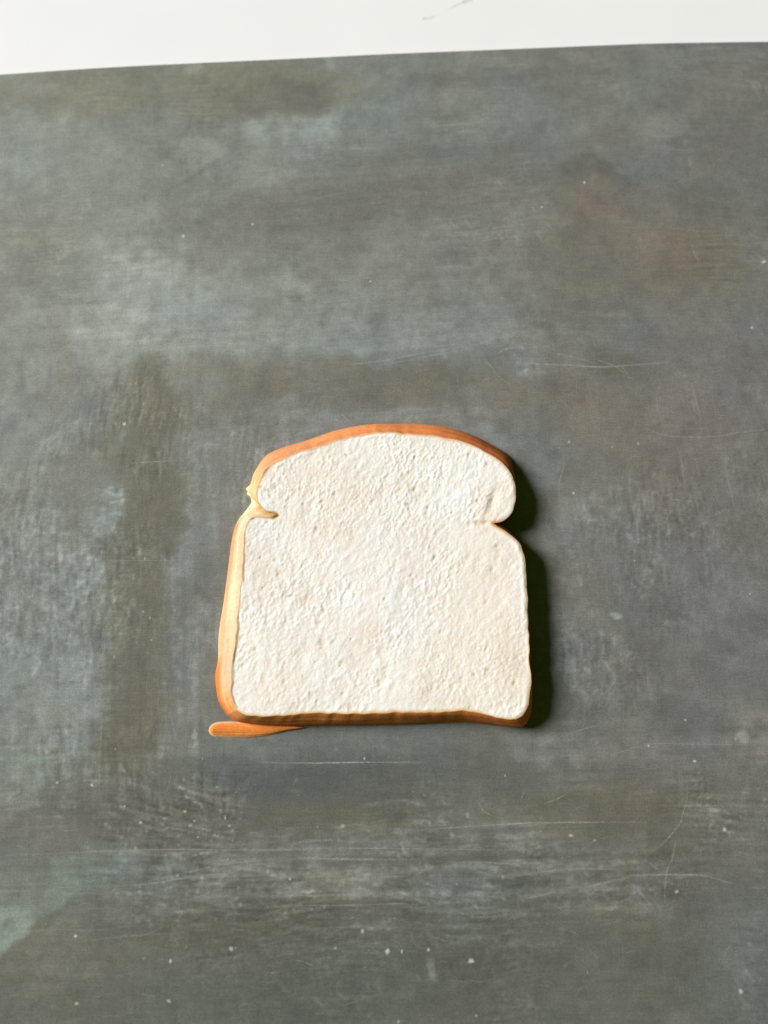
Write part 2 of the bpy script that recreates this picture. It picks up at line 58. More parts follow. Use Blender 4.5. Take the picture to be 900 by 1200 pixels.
SPECKS = [[1.25, -165.01, 1.003, 1], [6.58, -165.01, 0.564, 0.8], [16.3, -164.43, 0.627, 0.8], [31.9, -168.19, 0.938, 0.95], [-7.87, -158.02, 0.756, 0.8], [-17.88, -163.85, 0.502, 0.6], [-113.51, -159.77, 0.692, 0.9], [-78.19, -168.19, 0.688, 0.85], [-56.13, -164.14, 0.815, 0.75], [-111.56, -182.49, 0.744, 0.6], [-78.14, -181.64, 0.744, 0.6], [128.44, -122.43, 0.773, 0.9], [118.99, -97.58, 0.621, 0.9], [108.91, -144.45, 0.699, 0.8], [129.87, -178.51, 0.87, 0.85], [101.69, -91.89, 0.459, 0.8], [70.41, -124.57, 0.772, 0.7], [79.32, -126.39, 0.514, 0.5], [-111.19, -106.37, 0.618, 0.9], [-124.6, -105.43, 0.586, 0.7], [-91.89, -119.98, 0.613, 0.8], [-98.37, -114.13, 0.453, 0.6], [-75.31, -115.98, 0.646, 0.6], [-71.6, -119.36, 0.484, 0.5], [-58.31, -121.2, 0.548, 0.5], [-70.06, -125.18, 0.514, 0.5], [-60.04, -118.14, 0.581, 0.6], [163.98, 110.38, 0.884, 1], [156.2, 80.03, 0.616, 0.8], [-87.16, 122.48, 0.742, 1], [-57.3, 128.18, 0.632, 0.9], [88.38, 148.42, 0.602, 0.9], [69.13, 136.39, 0.561, 0.8], [-5.87, 101.21, 0.477, 0.8], [-97.85, 156.81, 0.453, 0.6], [-107.57, 37.26, 0.849, 0.95], [77.25, 7.83, 0.626, 0.9], [76.45, 29.54, 0.634, 0.7], [72.12, 26.97, 0.352, 0.5], [104.95, 28.8, 0.634, 0.5], [93.95, 27.34, 0.528, 0.4], [145.75, -33.34, 0.442, 0.7], [116.47, -82.3, 0.495, 0.7], [100.67, -19.95, 0.479, 0.5], [-35.02, -139.97, 0.573, 0.7], [-15.46, -121.2, 0.773, 0.5], [31.65, -117.21, 0.969, 0.35], [25.72, -124.57, 1.093, 0.35], [-7.52, -96.64, 0.523, 0.7], [46.27, -102.93, 0.456, 0.6], [33.38, -186.45, 0.556, 0.5], [5.25, -188.42, 0.617, 0.5], [15.25, -110.1, 0.389, 0.4], [135.36, -89.34, 0.657, 0.4], [-118.06, -20.99, 0.513, 0.4], [-95.4, -40.47, 0.541, 0.5], [-92.57, -42.83, 0.473, 0.5], [-91.42, -51.54, 0.403, 0.5], [-82.92, -39.79, 0.406, 0.4], [-105.79, -58.18, 0.502, 0.5], [-95.92, -19.26, 0.548, 0.5], [-103.25, -93.16, 0.459, 0.5]]
SMUDGE = [[17.38, 233.89], [21.34, 234.34], [24.52, 235.72], [29.71, 238.94], [35.71, 242.17], [42.12, 245.4]]
MARKS = {'notch_l': (-42.71, -3.5), 'notch_r': (38.94, -6.59), 'dimple': (42.85, 2.01), 'dimple2': (-46.91, 14.55), 'lobe': (49.34, 4.78), 'warm': (47.44, -60.26)}
THICK = 10.0
MM = 0.001

# ------------------------------------------------------------------ helpers
def lin(c):
    c = np.asarray(c, float) / 255.0
    return np.where(c <= 0.04045, c / 12.92, ((c + 0.055) / 1.055) ** 2.4)

def smooth(e0, e1, x):
    t = np.clip((x - e0) / (e1 - e0), 0, 1)
    return t * t * (3 - 2 * t)

def fnoise(shape, sx, sy, ang=0.0, seed=0):
    """Gaussian-filtered noise, correlation lengths in cells (rows = y, cols = x), unit deviation."""
    rng = np.random.default_rng(seed)
    ny, nx = shape
    f = np.fft.rfft2(rng.standard_normal(shape))
    ky = np.fft.fftfreq(ny)[:, None] * 2 * np.pi
    kx = np.fft.rfftfreq(nx)[None, :] * 2 * np.pi
    c, s = math.cos(ang), math.sin(ang)
    u = c * kx + s * ky
    v = -s * kx + c * ky
    f *= np.exp(-0.5 * ((u * sx) ** 2 + (v * sy) ** 2))
    o = np.fft.irfft2(f, s=shape)
    o -= o.mean()
    return o / (o.std() + 1e-12)

def catmull(pts, n_sub=14):
    p = np.array(pts, float)
    ext = np.vstack([2 * p[0] - p[1], p, 2 * p[-1] - p[-2]])
    out = []
    t = np.linspace(0, 1, n_sub, endpoint=False)[:, None]
    for i in range(1, len(ext) - 2):
        a, b, c, d = ext[i - 1], ext[i], ext[i + 1], ext[i + 2]
        out.append(0.5 * (2 * b + (c - a) * t + (2 * a - 5 * b + 4 * c - d) * t ** 2 + (3 * b - a - 3 * c + d) * t ** 3))
    out.append(p[-1:])
    return np.vstack(out)

def resample(p, n, endpoint=False):
    s = np.r_[0, np.cumsum(np.hypot(*np.diff(p, axis=0).T))]
    t = np.linspace(0, s[-1], n, endpoint=endpoint)
    return np.c_[np.interp(t, s, p[:, 0]), np.interp(t, s, p[:, 1])]

def make_mesh(name, verts, quads, mat, parent=None, colours=None, smooth_shade=True, tris=None):
    verts = np.asarray(verts, np.float32) * MM
    quads = np.asarray(quads, np.int32).reshape(-1, 4)
    tris = np.zeros((0, 3), np.int32) if tris is None else np.asarray(tris, np.int32).reshape(-1, 3)
    me = bpy.data.meshes.new(name)
    me.vertices.add(len(verts))
    me.vertices.foreach_set("co", verts.ravel())
    nl = quads.size + tris.size
    me.loops.add(nl)
    me.loops.foreach_set("vertex_index", np.r_[quads.ravel(), tris.ravel()].astype(np.int32))
    nq, nt = len(quads), len(tris)
    me.polygons.add(nq + nt)
    starts = np.r_[np.arange(nq) * 4, nq * 4 + np.arange(nt) * 3].astype(np.int32)
    me.polygons.foreach_set("loop_start", starts)
    me.polygons.foreach_set("use_smooth", np.full(nq + nt, smooth_shade, bool))
    me.update(calc_edges=True)
    me.validate()
    if colours is not None:
        at = me.color_attributes.new("tint", 'FLOAT_COLOR', 'POINT')
        c = np.ones((len(verts), 4), np.float32)
        c[:, :colours.shape[1]] = colours
        at.data.foreach_set("color", c.ravel())
    me.materials.append(mat)
    o = bpy.data.objects.new(name, me)
    scene.collection.objects.link(o)
    if parent is not None:
        o.parent = parent
    return o

def grid_quads(ny, nx, wrap_x=False):
    i = np.arange(ny * nx).reshape(ny, nx)
    if wrap_x:
        i = np.c_[i, i[:, :1]]
    return np.stack([i[:-1, :-1], i[:-1, 1:], i[1:, 1:], i[1:, :-1]], -1).reshape(-1, 4)

class Nodes:
    def __init__(self, name):
        self.m = bpy.data.materials.new(name)
        self.m.use_nodes = True
        self.t = self.m.node_tree
        self.b = self.t.nodes["Principled BSDF"]
        self.out = self.t.nodes["Material Output"]
    def n(self, kind, **kw):
        x = self.t.nodes.new(kind)
        for k, v in kw.items():
            setattr(x, k, v)
        return x
    def l(self, a, b):
        self.t.links.new(a, b)
    def coords(self, scale, rot=(0, 0, 0)):
        c = self.n('ShaderNodeTexCoord')
        m = self.n('ShaderNodeMapping')
        m.inputs['Scale'].default_value = scale
        m.inputs['Rotation'].default_value = rot
        self.l(c.outputs['Object'], m.inputs['Vector'])
        return m.outputs[0]
    def noise(self, scale, detail=3, rough=0.55, rot=(0, 0, 0)):
        n = self.n('ShaderNodeTexNoise')
        n.inputs['Scale'].default_value = 1.0
        n.inputs['Detail'].default_value = detail
        n.inputs['Roughness'].default_value = rough
        self.l(self.coords(scale, rot), n.inputs['Vector'])
        return n.outputs[0]
    def remap(self, v, a, b, c, d):
        n = self.n('ShaderNodeMapRange')
        n.inputs[1].default_value, n.inputs[2].default_value, n.inputs[3].default_value, n.inputs[4].default_value = a, b, c, d
        self.l(v, n.inputs[0])
        return n.outputs[0]
    def math(self, op, a, b):
        n = self.n('ShaderNodeMath', operation=op)
        for i, v in enumerate((a, b)):
            if isinstance(v, (int, float)):
                n.inputs[i].default_value = v
            else:
                self.l(v, n.inputs[i])
        return n.outputs[0]
    def scale_colour(self, col, fac):
        n = self.n('ShaderNodeVectorMath', operation='SCALE')
        self.l(col, n.inputs[0])
        self.l(fac, n.inputs['Scale'])
        return n.outputs[0]
    def attr(self):
        return self.n('ShaderNodeAttribute', attribute_name="tint")
    def bump(self, h, strength, dist):
        n = self.n('ShaderNodeBump')
        n.inputs['Strength'].default_value = strength
        n.inputs['Distance'].default_value = dist
        self.l(h, n.inputs['Height'])
        self.l(n.outputs[0], self.b.inputs['Normal'])

# ------------------------------------------------------------------ materials
def mat_board():
    k = Nodes("slate_paint")
    col = k.attr().outputs['Color']
    weave_h = k.remap(k.noise((90, 2300, 90), 2), .3, .7, .925, 1.075)
    weave_v = k.remap(k.noise((2300, 110, 90), 2), .3, .7, .95, 1.05)
    grain = k.remap(k.noise((1500, 1500, 1500), 2, .7), .25, .75, .76, 1.24)
    blotch = k.remap(k.noise((330, 330, 330), 6, .75), .3, .7, .89, 1.11)
    f = k.math('MULTIPLY', k.math('MULTIPLY', weave_h, weave_v), k.math('MULTIPLY', grain, blotch))
    k.l(k.scale_colour(col, f), k.b.inputs['Base Color'])
    k.b.inputs['Roughness'].default_value = 0.62
    k.b.inputs['Specular IOR Level'].default_value = 0.25
    k.bump(f, 0.25, 0.0001)
    return k.m

def mat_table():
    k = Nodes("white_paper")
    f = k.remap(k.noise((30, 30, 30), 4), .3, .7, .985, 1.01)
    rgb = k.n('ShaderNodeRGB')
    rgb.outputs[0].default_value = (0.845, 0.845, 0.85, 1)
    k.l(k.scale_colour(rgb.outputs[0], f), k.b.inputs['Base Color'])
    k.b.inputs['Roughness'].default_value = 0.6
    k.b.inputs['Specular IOR Level'].default_value = 0.2
    return k.m

def mat_mark(name, rgb, lo, hi):
    k = Nodes(name)
    k.b.inputs['Base Color'].default_value = (*rgb, 1)
    k.b.inputs['Roughness'].default_value = 0.9
    k.b.inputs['Specular IOR Level'].default_value = 0.1
    br = k.remap(k.noise((900, 900, 900), 3, .7), .35, .62, lo, hi)
    a = k.math('MULTIPLY', br, k.attr().outputs['Fac'])
    k.l(a, k.b.inputs['Alpha'])
    return k.m

def mat_crumb():
    k = Nodes("white_crumb")
    k.l(k.attr().outputs['Color'], k.b.inputs['Base Color'])
    k.b.inputs['Roughness'].default_value = 0.75
    k.b.inputs['Specular IOR Level'].default_value = 0.2
    k.b.inputs['Subsurface Weight'].default_value = 0.35
    k.b.inputs['Subsurface Radius'].default_value = (1.0, 0.75, 0.5)
    k.b.inputs['Subsurface Scale'].default_value = 0.0007
    k.bump(k.noise((2200, 2200, 2200), 2, .6), 0.2, 0.0002)
    return k.m

def mat_crust():
    k = Nodes("baked_crust")
    f = k.remap(k.noise((600, 600, 600), 6, .7), .3, .7, .80, 1.1)
    k.l(k.scale_colour(k.attr().outputs['Color'], f), k.b.inputs['Base Color'])
    k.b.inputs['Roughness'].default_value = 0.8
    k.b.inputs['Specular IOR Level'].default_value = 0.12
    k.bump(k.noise((1100, 1100, 1100), 5, .7), 0.55, 0.0003)
    return k.m

M_BOARD, M_TABLE, M_CRUMB, M_CRUST = mat_board(), mat_table(), mat_crumb(), mat_crust()
M_CHALK = mat_mark("chalk_dust", tuple(lin((205, 207, 203))), 0.15, 1.0)
M_SPECK = mat_mark("chalk_speck", tuple(lin((225, 226, 220))), 0.75, 1.0)
M_PENCIL = mat_mark("grey_pencil", tuple(lin((165, 165, 165))), 0.1, 0.55)

# ------------------------------------------------------------------ the white surface behind the board
def build_table():
    n = 24
    x = np.linspace(-900, 900, n)
    X, Y = np.meshgrid(x, x)
    o = make_mesh("white_tabletop", np.c_[X.ravel(), Y.ravel(), np.full(n * n, -2.0)], grid_quads(n, n), M_TABLE)
    o["kind"] = "structure"
    p = resample(catmull(SMUDGE), 30, True)
    t = np.gradient(p, axis=0)
    t /= np.hypot(*t.T)[:, None]
    nrm = np.c_[-t[:, 1], t[:, 0]]
    s = np.linspace(0, 1, 30)
    w = (0.55 + 0.5 * np.sin(s * 9) ** 2 + 0.9 * s ** 3)[:, None]
    rows = [np.c_[p + nrm * w * q, np.full(30, -1.95)] for q in (-1, 0, 1)]
    al = np.r_[np.zeros(30), 0.35 + 0.35 * np.cos(s * 8), np.zeros(30)].clip(0, 1)
    al[[30, 59]] = 0
    make_mesh("pencil_smudge", np.vstack(rows), grid_quads(3, 30), M_PENCIL, o, np.repeat(al[:, None], 3, 1))
build_table()

# ------------------------------------------------------------------ the slate board
def build_board():
    nx, ny = 800, 980
    x = np.linspace(-200, 200, nx)
    e = np.array(EDGE)
    pe = catmull(EDGE, 10)
    top = np.interp(x, pe[:, 0], pe[:, 1])
    v = np.linspace(0, 1, ny)
    X = np.repeat(x[None], ny, 0)
    Y = -240 + (top[None] + 240) * v[:, None]
    cell = 400 / nx
    # domain warp gives every patch a ragged, brushed outline
    def fb(seed, base):
        return sum(fnoise((ny, nx), base / 2 ** i / cell, base / 2 ** i / cell, 0, seed + i) * 0.55 ** i for i in range(4))
    wx = 0.8 * fb(10, 8) + 0.5 * fnoise((ny, nx), 5 / cell, .7 / cell, 0.04, 70)
    wy = 0.8 * fb(20, 8) + 0.3 * fnoise((ny, nx), .8 / cell, 4 / cell, 0.04, 71)
    tex = fb(30, 2.2)
    streak_v = fnoise((ny, nx), 0.7 / cell, 14 / cell, 0.05, 40)
    streak_h = fnoise((ny, nx), 18 / cell, 0.6 / cell, 0.03, 41)
    fine = fnoise((ny, nx), 1.1 / cell, .55 / cell, 0.0, 42) * .7 + fnoise((ny, nx), .6 / cell, .5 / cell, 0, 43) * .6
    gt = GROUND_TONES  # base paint tones, with light falling off from upper left painted in
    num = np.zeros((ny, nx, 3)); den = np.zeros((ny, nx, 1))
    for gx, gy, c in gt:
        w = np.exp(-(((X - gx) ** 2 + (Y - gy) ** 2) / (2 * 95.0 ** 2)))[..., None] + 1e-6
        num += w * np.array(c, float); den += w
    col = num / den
    for cx, cy, rx, ry, rot, c, al, soft, tx in FIELDS:
        amp = min(2.0, 0.20 * min(rx, ry) + 0.3)
        ext = max(rx, ry) * 1.6 + 4 * amp
        j0, j1 = np.searchsorted(x, (cx - ext, cx + ext))
        vy = (Y[:, nx // 2])
        i0, i1 = np.searchsorted(vy, (cy - ext - 8, cy + ext + 8))
        if j1 <= j0 or i1 <= i0:
            continue
        W = (slice(i0, i1), slice(j0, j1))
        dx, dy = X[W] + wx[W] * amp - cx, Y[W] + wy[W] * amp - cy
        r = math.radians(rot)
        u = (dx * math.cos(r) + dy * math.sin(r)) / rx
        q = (-dx * math.sin(r) + dy * math.cos(r)) / ry
        pw = 3.2 if ry / rx > 2.2 else 2.0
        dist = (np.abs(u) ** pw + np.abs(q) ** pw) ** (1 / pw)
        m = 1 - smooth(1 - 0.75 * soft, 1 + 0.45 * soft + 0.06, dist)
        if tx:
            sv = streak_v if ry > rx * 1.2 else streak_h
            m = np.clip(m * (1 + tx * (0.38 * tex[W] + 0.38 * sv[W])), 0, 1.25)
            if tx >= .8:
                m = m * (0.45 + 1.1 * smooth(-.2, 1.6, fine[W] + .5 * sv[W]))
        a = np.clip(m * al, 0, 1)[..., None]
        col[W] = col[W] * (1 - a) + a * np.array(c, float)
    # hard-edged pale wedge at the near left corner
    wp = np.array(WEDGE)
    px, py = X + wx * 0.8, Y + wy * 0.8
    inside = np.zeros(X.shape, bool); dmin = np.full(X.shape, 1e9)
    sel = (X < wp[:, 0].max() + 15) & (Y < wp[:, 1].max() + 15)
    for i in range(len(wp)):
        a, b = wp[i], wp[(i + 1) % len(wp)]
        cond = ((a[1] > py) != (b[1] > py)) & (px < (b[0] - a[0]) * (py - a[1]) / (b[1] - a[1] + 1e-9) + a[0])
        inside ^= cond
        ab = b - a
        t = np.clip(((px - a[0]) * ab[0] + (py - a[1]) * ab[1]) / (ab @ ab), 0, 1)
        dmin = np.minimum(dmin, np.hypot(px - a[0] - t * ab[0], py - a[1] - t * ab[1]))
    sd = np.where(inside, dmin, -dmin)
    fade = smooth(wp[:, 1].max() + 0, wp[:, 1].max() - 24, Y)
    a = (smooth(-1.2, 1.5, sd) * 0.72 * (0.0 + 1.0 * fade) * np.clip(1 + .2 * tex, 0, 1.2)).clip(0, 1)[..., None]
    col = col * (1 - a) + a * np.array((130, 145, 138), float)
    # fine brush marks and chalk drags: upright beside the slice, level above and below it
    up = smooth(75, 45, Y) * smooth(-130, -100, Y)
    upl = up * (0.35 + 0.65 * smooth(-30, -60, X) + 0.3 * smooth(55, 75, X))
    low = smooth(-85, -112, Y) * (0.25 + 0.75 * smooth(-178, -150, Y))
    high = smooth(55, 90, Y)
    gi, gj = np.meshgrid(np.arange(ny), np.arange(nx), indexing='ij')
    bi = (gi + fnoise((ny, nx), 22 / cell, 22 / cell, 0, 87) * 2.6 / cell + fnoise((ny, nx), 6 / cell, 6 / cell, 0, 89) * .5 / cell).astype(int) % ny
    bj = (gj + fnoise((ny, nx), 22 / cell, 22 / cell, 0, 88) * 2.6 / cell + fnoise((ny, nx), 6 / cell, 6 / cell, 0, 90) * .5 / cell).astype(int) % nx
    F = lambda a_, b_, g_, s_: fnoise((ny, nx), a_ / cell, b_ / cell, g_, s_)[bi, bj]
    patchy = np.clip(.55 + .55 * fb(80, 12), 0, 1.7)
    v1, h1 = F(.36, 3.2, .04, 81), F(4.5, .34, .03, 82)
    v2, h2 = F(.5, 1.6, -.12, 83), F(2.2, .42, -.1, 84)
    v3, h3 = F(.4, 6, .02, 91), F(9, .4, .0, 92)
    g1 = F(.42, .42, 0, 86)
    drag = (3.0 * v1 + 2.4 * v2) * upl + (3.2 * h1 + 2.6 * h2) * low + 1.6 * h1 * high + 2.2 * g1 * np.clip(.4 + upl + low, 0, 1)
    drag += 15 * smooth(1.4, 3.2, v3) * upl * .8 + 9 * smooth(1.2, 3.0, v2) * upl + 13 * smooth(1.1, 3.0, h3) * low + 10 * smooth(1.2, 3.0, h2) * low
    drag += 7 * smooth(1.2, 3, h3) * high + 8 * smooth(1.3, 3, F(.45, 2.0, .6, 85)) + 14 * smooth(1.3, 3, g1) * (low + .6 * upl)
    col += (drag * patchy)[..., None] * np.array((.97, 1.0, .99))
    # brush wear everywhere
    k = 1 + 0.018 * tex + 0.016 * fb(50, 6) + 0.012 * streak_h * smooth(-60, -100, Y) + 0.010 * streak_v * smooth(-40, 0, -np.abs(X + 90))
    col *= k[..., None]
    hue = fb(60, 14)[..., None] * np.array((0.7, 0.0, -0.9))
    col = np.clip(col + hue, 0, 255)
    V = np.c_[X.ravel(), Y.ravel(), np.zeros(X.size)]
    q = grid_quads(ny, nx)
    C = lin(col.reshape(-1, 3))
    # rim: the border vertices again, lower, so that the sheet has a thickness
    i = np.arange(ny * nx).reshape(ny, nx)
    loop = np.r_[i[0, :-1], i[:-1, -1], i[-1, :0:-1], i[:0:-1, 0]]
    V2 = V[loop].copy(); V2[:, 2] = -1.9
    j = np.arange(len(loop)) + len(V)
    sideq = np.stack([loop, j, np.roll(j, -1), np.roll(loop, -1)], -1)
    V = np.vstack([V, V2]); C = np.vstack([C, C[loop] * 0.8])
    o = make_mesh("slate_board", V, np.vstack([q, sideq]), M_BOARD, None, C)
    o["label"] = "dark grey-green slate board with chalky smears and scratches lying under the bread"
    o["category"] = "board"
    # scratches and specks of chalk
    rng = np.random.default_rng(5)
    vs, qs, al = [], [], []
    def strip(p, w, a, z):
        n = max(6, int(len(p) * 5))
        p = resample(catmull(p, 8), n, True)
        p = p + np.cumsum(rng.normal(0, .05, p.shape), 0) * 0.5
        t = np.gradient(p, axis=0); t /= np.hypot(*t.T)[:, None] + 1e-9
        nr = np.c_[-t[:, 1], t[:, 0]]
        s = np.linspace(0, 1, n)
        env = np.sin(np.pi * np.clip(s, 0.0, 1)) ** 0.5 * (0.55 + 0.45 * np.abs(np.sin(s * rng.uniform(5, 14) + rng.uniform(0, 6))))
        off = sum(len(k) for k in vs)
        ww = (w * 0.75 * (0.7 + 0.5 * rng.random(n)))[:, None]
        vs.append(np.vstack([np.c_[p + nr * ww * q, np.full(n, z)] for q in (-1, 0, 1)]))
        qs.append(grid_quads(3, n) + off)
        al.append(np.r_[np.zeros(n), env * a, np.zeros(n)])
    for p, w, a in SCRATCHES:
        strip(p, w, a, 0.03 + 0.00008 * len(vs))
    for n_, (x0, x1, y0, y1), ang0, da, l0, l1, a0 in (
            (110, (-70, 90, -178, -118), 0.0, .12, 2, 12, .28), (70, (-160, 0, -190, -120), 0.06, .15, 2, 12, .26),
            (60, (30, 150, 10, 85), 1.6, .9, 2, 9, .26), (60, (-150, -60, -110, 20), 1.5, .3, 2, 9, .28),
            (90, (-150, 150, -200, 170), 0.0, 1.5, 1.5, 6, .2), (50, (0, 90, 45, 85), 0.1, .5, 2, 9, .28),
            (60, (60, 150, -170, -90), 0.3, .9, 2, 10, .26)):
        for _ in range(n_):
            c = np.array((rng.uniform(x0, x1), rng.uniform(y0, y1)))
            g = ang0 + rng.normal(0, da); l = rng.uniform(l0, l1)
            dvec = np.array((math.cos(g), math.sin(g))) * l / 2
            bow = np.array((-dvec[1], dvec[0])) * rng.normal(0, .12)
            strip([c - dvec, c + bow, c + dvec], rng.uniform(.2, .55), a0 * rng.uniform(.4, 1.2), 0.03 + 0.00008 * len(vs))
    a = np.concatenate(al)
    s = make_mesh("chalk_scratches", np.vstack(vs), np.vstack(qs), M_CHALK, o, np.repeat(a[:, None], 3, 1))
    s["kind"] = "stuff"
    vs, ts, al = [], [], []
    def speck(x, y, r, a, z):
        n = 12
        th = np.linspace(0, 2 * np.pi, n, endpoint=False)
        rr = r * (1 + rng.normal(0, .14, n))
        e = rng.uniform(.75, 1.2)
        off = sum(len(k) for k in vs)
        ring = lambda f: np.c_[x + np.cos(th) * rr * f * e, y + np.sin(th) * rr * f / e, np.full(n, z)]
        vs.append(np.vstack([[[x, y, z + .03]], ring(.6), ring(1.25)]))
        i1 = off + 1 + np.arange(n); i2 = i1 + n
        ts.append(np.c_[np.full(n, off), i1, np.roll(i1, -1)])
        ts.append(np.c_[i1, i2, np.roll(i2, -1)]); ts.append(np.c_[i1, np.roll(i2, -1), np.roll(i1, -1)])
        al.append(np.r_[[a * .9], np.full(n, a * .6), np.zeros(n)])
    for x, y, r, a in SPECKS:
        speck(x, y, r, a, 0.10)
    for _ in range(50):
        if rng.random() < .6:
            x, y = rng.normal(-10, 65), rng.uniform(-180, -118)
        else:
            x, y = rng.uniform(-155, 155), rng.uniform(-200, 175)
        speck(x, y, abs(rng.normal(.22, .12)) + .1, rng.uniform(.12, .4), 0.10)
    a = np.concatenate(al)
    s = make_mesh("chalk_specks", np.vstack(vs), np.zeros((0, 4), int), M_SPECK, o, np.repeat(a[:, None], 3, 1), tris=np.vstack(ts))
    s["kind"] = "stuff"
build_board()

# ------------------------------------------------------------------ the slice of bread
def build_bread():
    root = bpy.data.objects.new("bread_slice", None)
    root.empty_display_size = 0.03
    scene.collection.objects.link(root)
    root["label"] = "slice of white sandwich bread with orange-brown crust lying on the slate"
    root["category"] = "bread slice"
    counts = (300, 230, 230, 230, 270)
    face = np.vstack([resample(catmull(s), n) for s, n in zip(FACE, counts)])
    base = np.vstack([resample(catmull(s), n) for s, n in zip(BASE, counts)])
    N = len(face)
    seg = np.repeat(np.arange(5), counts)
    spos = np.concatenate([np.linspace(0, 1, n, endpoint=False) for n in counts])
    rng = np.random.default_rng(3)
    # ragged torn edge of the crumb
    fn = np.roll(face, -1, 0) - np.roll(face, 1, 0)
    fn = np.c_[fn[:, 1], -fn[:, 0]]; fn /= np.hypot(*fn.T)[:, None]
    jag = fnoise((4, N), 3, .1, 0, 77)[0] * .12 + fnoise((4, N), 9, .1, 0, 78)[0] * .12
    face = face + fn * jag[:, None]

    # --- crust: a skin swept from the board up to the edge of the crumb
    Mp = 22
    t = np.linspace(0, 1, Mp)
    lin_p, round_p = t, 1 - np.cos(t * np.pi / 2)
    streak = fnoise((Mp, N), 40, 1.1, 0, 5)
    lump = fnoise((Mp, N), 18, 5, 0, 6)
    rows, cols = [], []
    def key(points):
        xs = np.array([p[0] for p in points]); cs = np.array([p[1] for p in points], float)
        return np.stack([np.interp(seg + spos, xs, cs[:, i]) for i in range(3)], -1)
    outer = lin_hue = key([(0, (214, 122, 50)), (.15, (196, 112, 44)), (.9, (196, 112, 44)), (1.0, (196, 112, 44)), (1.95, (176, 98, 42)), (2.1, (170, 92, 40)),
                 (2.45, (206, 112, 58)), (2.7, (228, 136, 72)), (3.0, (232, 144, 82)), (3.45, (226, 148, 92)), (3.7, (214, 148, 96)), (3.85, (222, 180, 124)), (4.0, (224, 200, 158)),
                 (4.08, (224, 196, 150)), (4.14, (206, 142, 92)), (4.22, (204, 150, 98)), (4.5, (216, 170, 118)), (4.72, (216, 170, 118)), (4.78, (210, 124, 56)), (5, (214, 122, 50))])
    inner = key([(0, (216, 140, 74)), (.15, (196, 116, 50)), (1.0, (196, 112, 50)), (1.95, (184, 100, 44)), (2.1, (170, 92, 44)), (2.45, (206, 110, 54)), (2.7, (226, 130, 66)), (3, (230, 142, 76)),
                 (3.45, (216, 142, 88)), (3.7, (214, 152, 100)), (3.85, (226, 186, 132)), (4.0, (176, 130, 66)), (4.04, (214, 182, 136)), (4.1, (220, 200, 170)), (4.2, (218, 186, 146)), (4.5, (220, 186, 148)), (4.85, (220, 184, 142)), (4.95, (218, 158, 92)), (5, (216, 140, 74))])
    edge_rgb = key([(0, (232, 204, 158)), (.2, (230, 194, 138)), (1, (232, 190, 130)), (1.9, (232, 184, 122)), (2.0, (214, 130, 70)), (2.1, (232, 214, 186)), (2.6, (230, 206, 174)), (3, (228, 190, 150)), (3.6, (226, 196, 158)), (4.0, (180, 140, 80)), (4.1, (216, 194, 160)), (4.6, (214, 184, 146)), (5, (232, 204, 158))])
    for k in range(Mp):
        b = (0.55 * lin_p + 0.45 * round_p)[k]
        z = THICK * (0.55 * lin_p[k] + 0.45 * np.sin(t[k] * np.pi / 2))
        p = base * (1 - b) + face * b
        amp = np.sin(np.pi * t[k]) * 1.0
        p = p + fn * (0.06 * streak[k] + 0.14 * lump[k])[:, None] * amp
        zz = z + 0.04 * streak[k] * amp
        rows.append(np.c_[p, np.broadcast_to(zz, N)])
        c = outer * (1 - smooth(.25, .6, t[k])) + inner * smooth(.25, .6, t[k])
        c = c * (1 + .035 * streak[k] + .03 * lump[k])[:, None]
        e = smooth(.93, 1.0, t[k])
        c = c * (1 - e) + edge_rgb * e
        cols.append(c)
    # the lip turns in under the crumb
    for ins, dz in ((.25, -.5), (.8, -1.2)):
        rows.append(np.c_[face - fn * ins, np.full(N, THICK + dz)])
        cols.append(edge_rgb.copy())
    cc = np.vstack(cols)
    cc = cc + (cc.mean(1, keepdims=True) + 8 - cc) * np.array((0.0, 0.12, 0.13)) + np.array((4, 5, 2))
    V = np.vstack(rows); C = lin(np.clip(cc, 0, 255))
    make_mesh("crust", V, grid_quads(Mp + 2, N, True)[:, ::-1], M_CRUST, root, C)

    # --- crumb: a fine height field cut to the outline
    cell = 0.27
    x0, y0 = face.min(0) - 1; x1, y1 = face.max(0) + 1
    xs = np.arange(x0, x1, cell); ys = np.arange(y0, y1, cell)
    nx, ny = len(xs), len(ys)
    X, Y = np.meshgrid(xs, ys)
    nxt = np.roll(face, -1, 0)
    inside = np.zeros((ny, nx), bool)
    for r, yy in enumerate(ys):
        m = (face[:, 1] > yy) != (nxt[:, 1] > yy)
        a, b = face[m], nxt[m]
        cr = a[:, 0] + (yy - a[:, 1]) / (b[:, 1] - a[:, 1]) * (b[:, 0] - a[:, 0])
        inside[r] = (np.searchsorted(np.sort(cr), xs) % 2) == 1
    # distance to and nearest point of the outline, for grid points
    pts = np.c_[X.ravel(), Y.ravel()]
    D = np.full(len(pts), 1e9); I = np.zeros(len(pts), int)
    f2 = (face ** 2).sum(1)
    for s in range(0, len(pts), 8000):
        q = pts[s:s + 8000]
        dd = (q ** 2).sum(1)[:, None] + f2[None] - 2 * q @ face.T
        k = dd.argmin(1)
        I[s:s + 8000] = k; D[s:s + 8000] = np.sqrt(np.maximum(dd[np.arange(len(q)), k], 0))
    D = D.reshape(ny, nx); I = I.reshape(ny, nx)
    keep = inside[:-1, :-1] | inside[1:, :-1] | inside[:-1, 1:] | inside[1:, 1:]
    used = np.zeros((ny, nx), bool)
    for a in (0, 1):
        for b in (0, 1):
            used[a:ny - 1 + a, b:nx - 1 + b] |= keep
    # relief
    sh = (ny, nx)
    A = lambda l, w, g, s: fnoise(sh, l / cell, w / cell, g, s)
    mask = smooth(-.6, .6, A(9, 9, 0, 1))
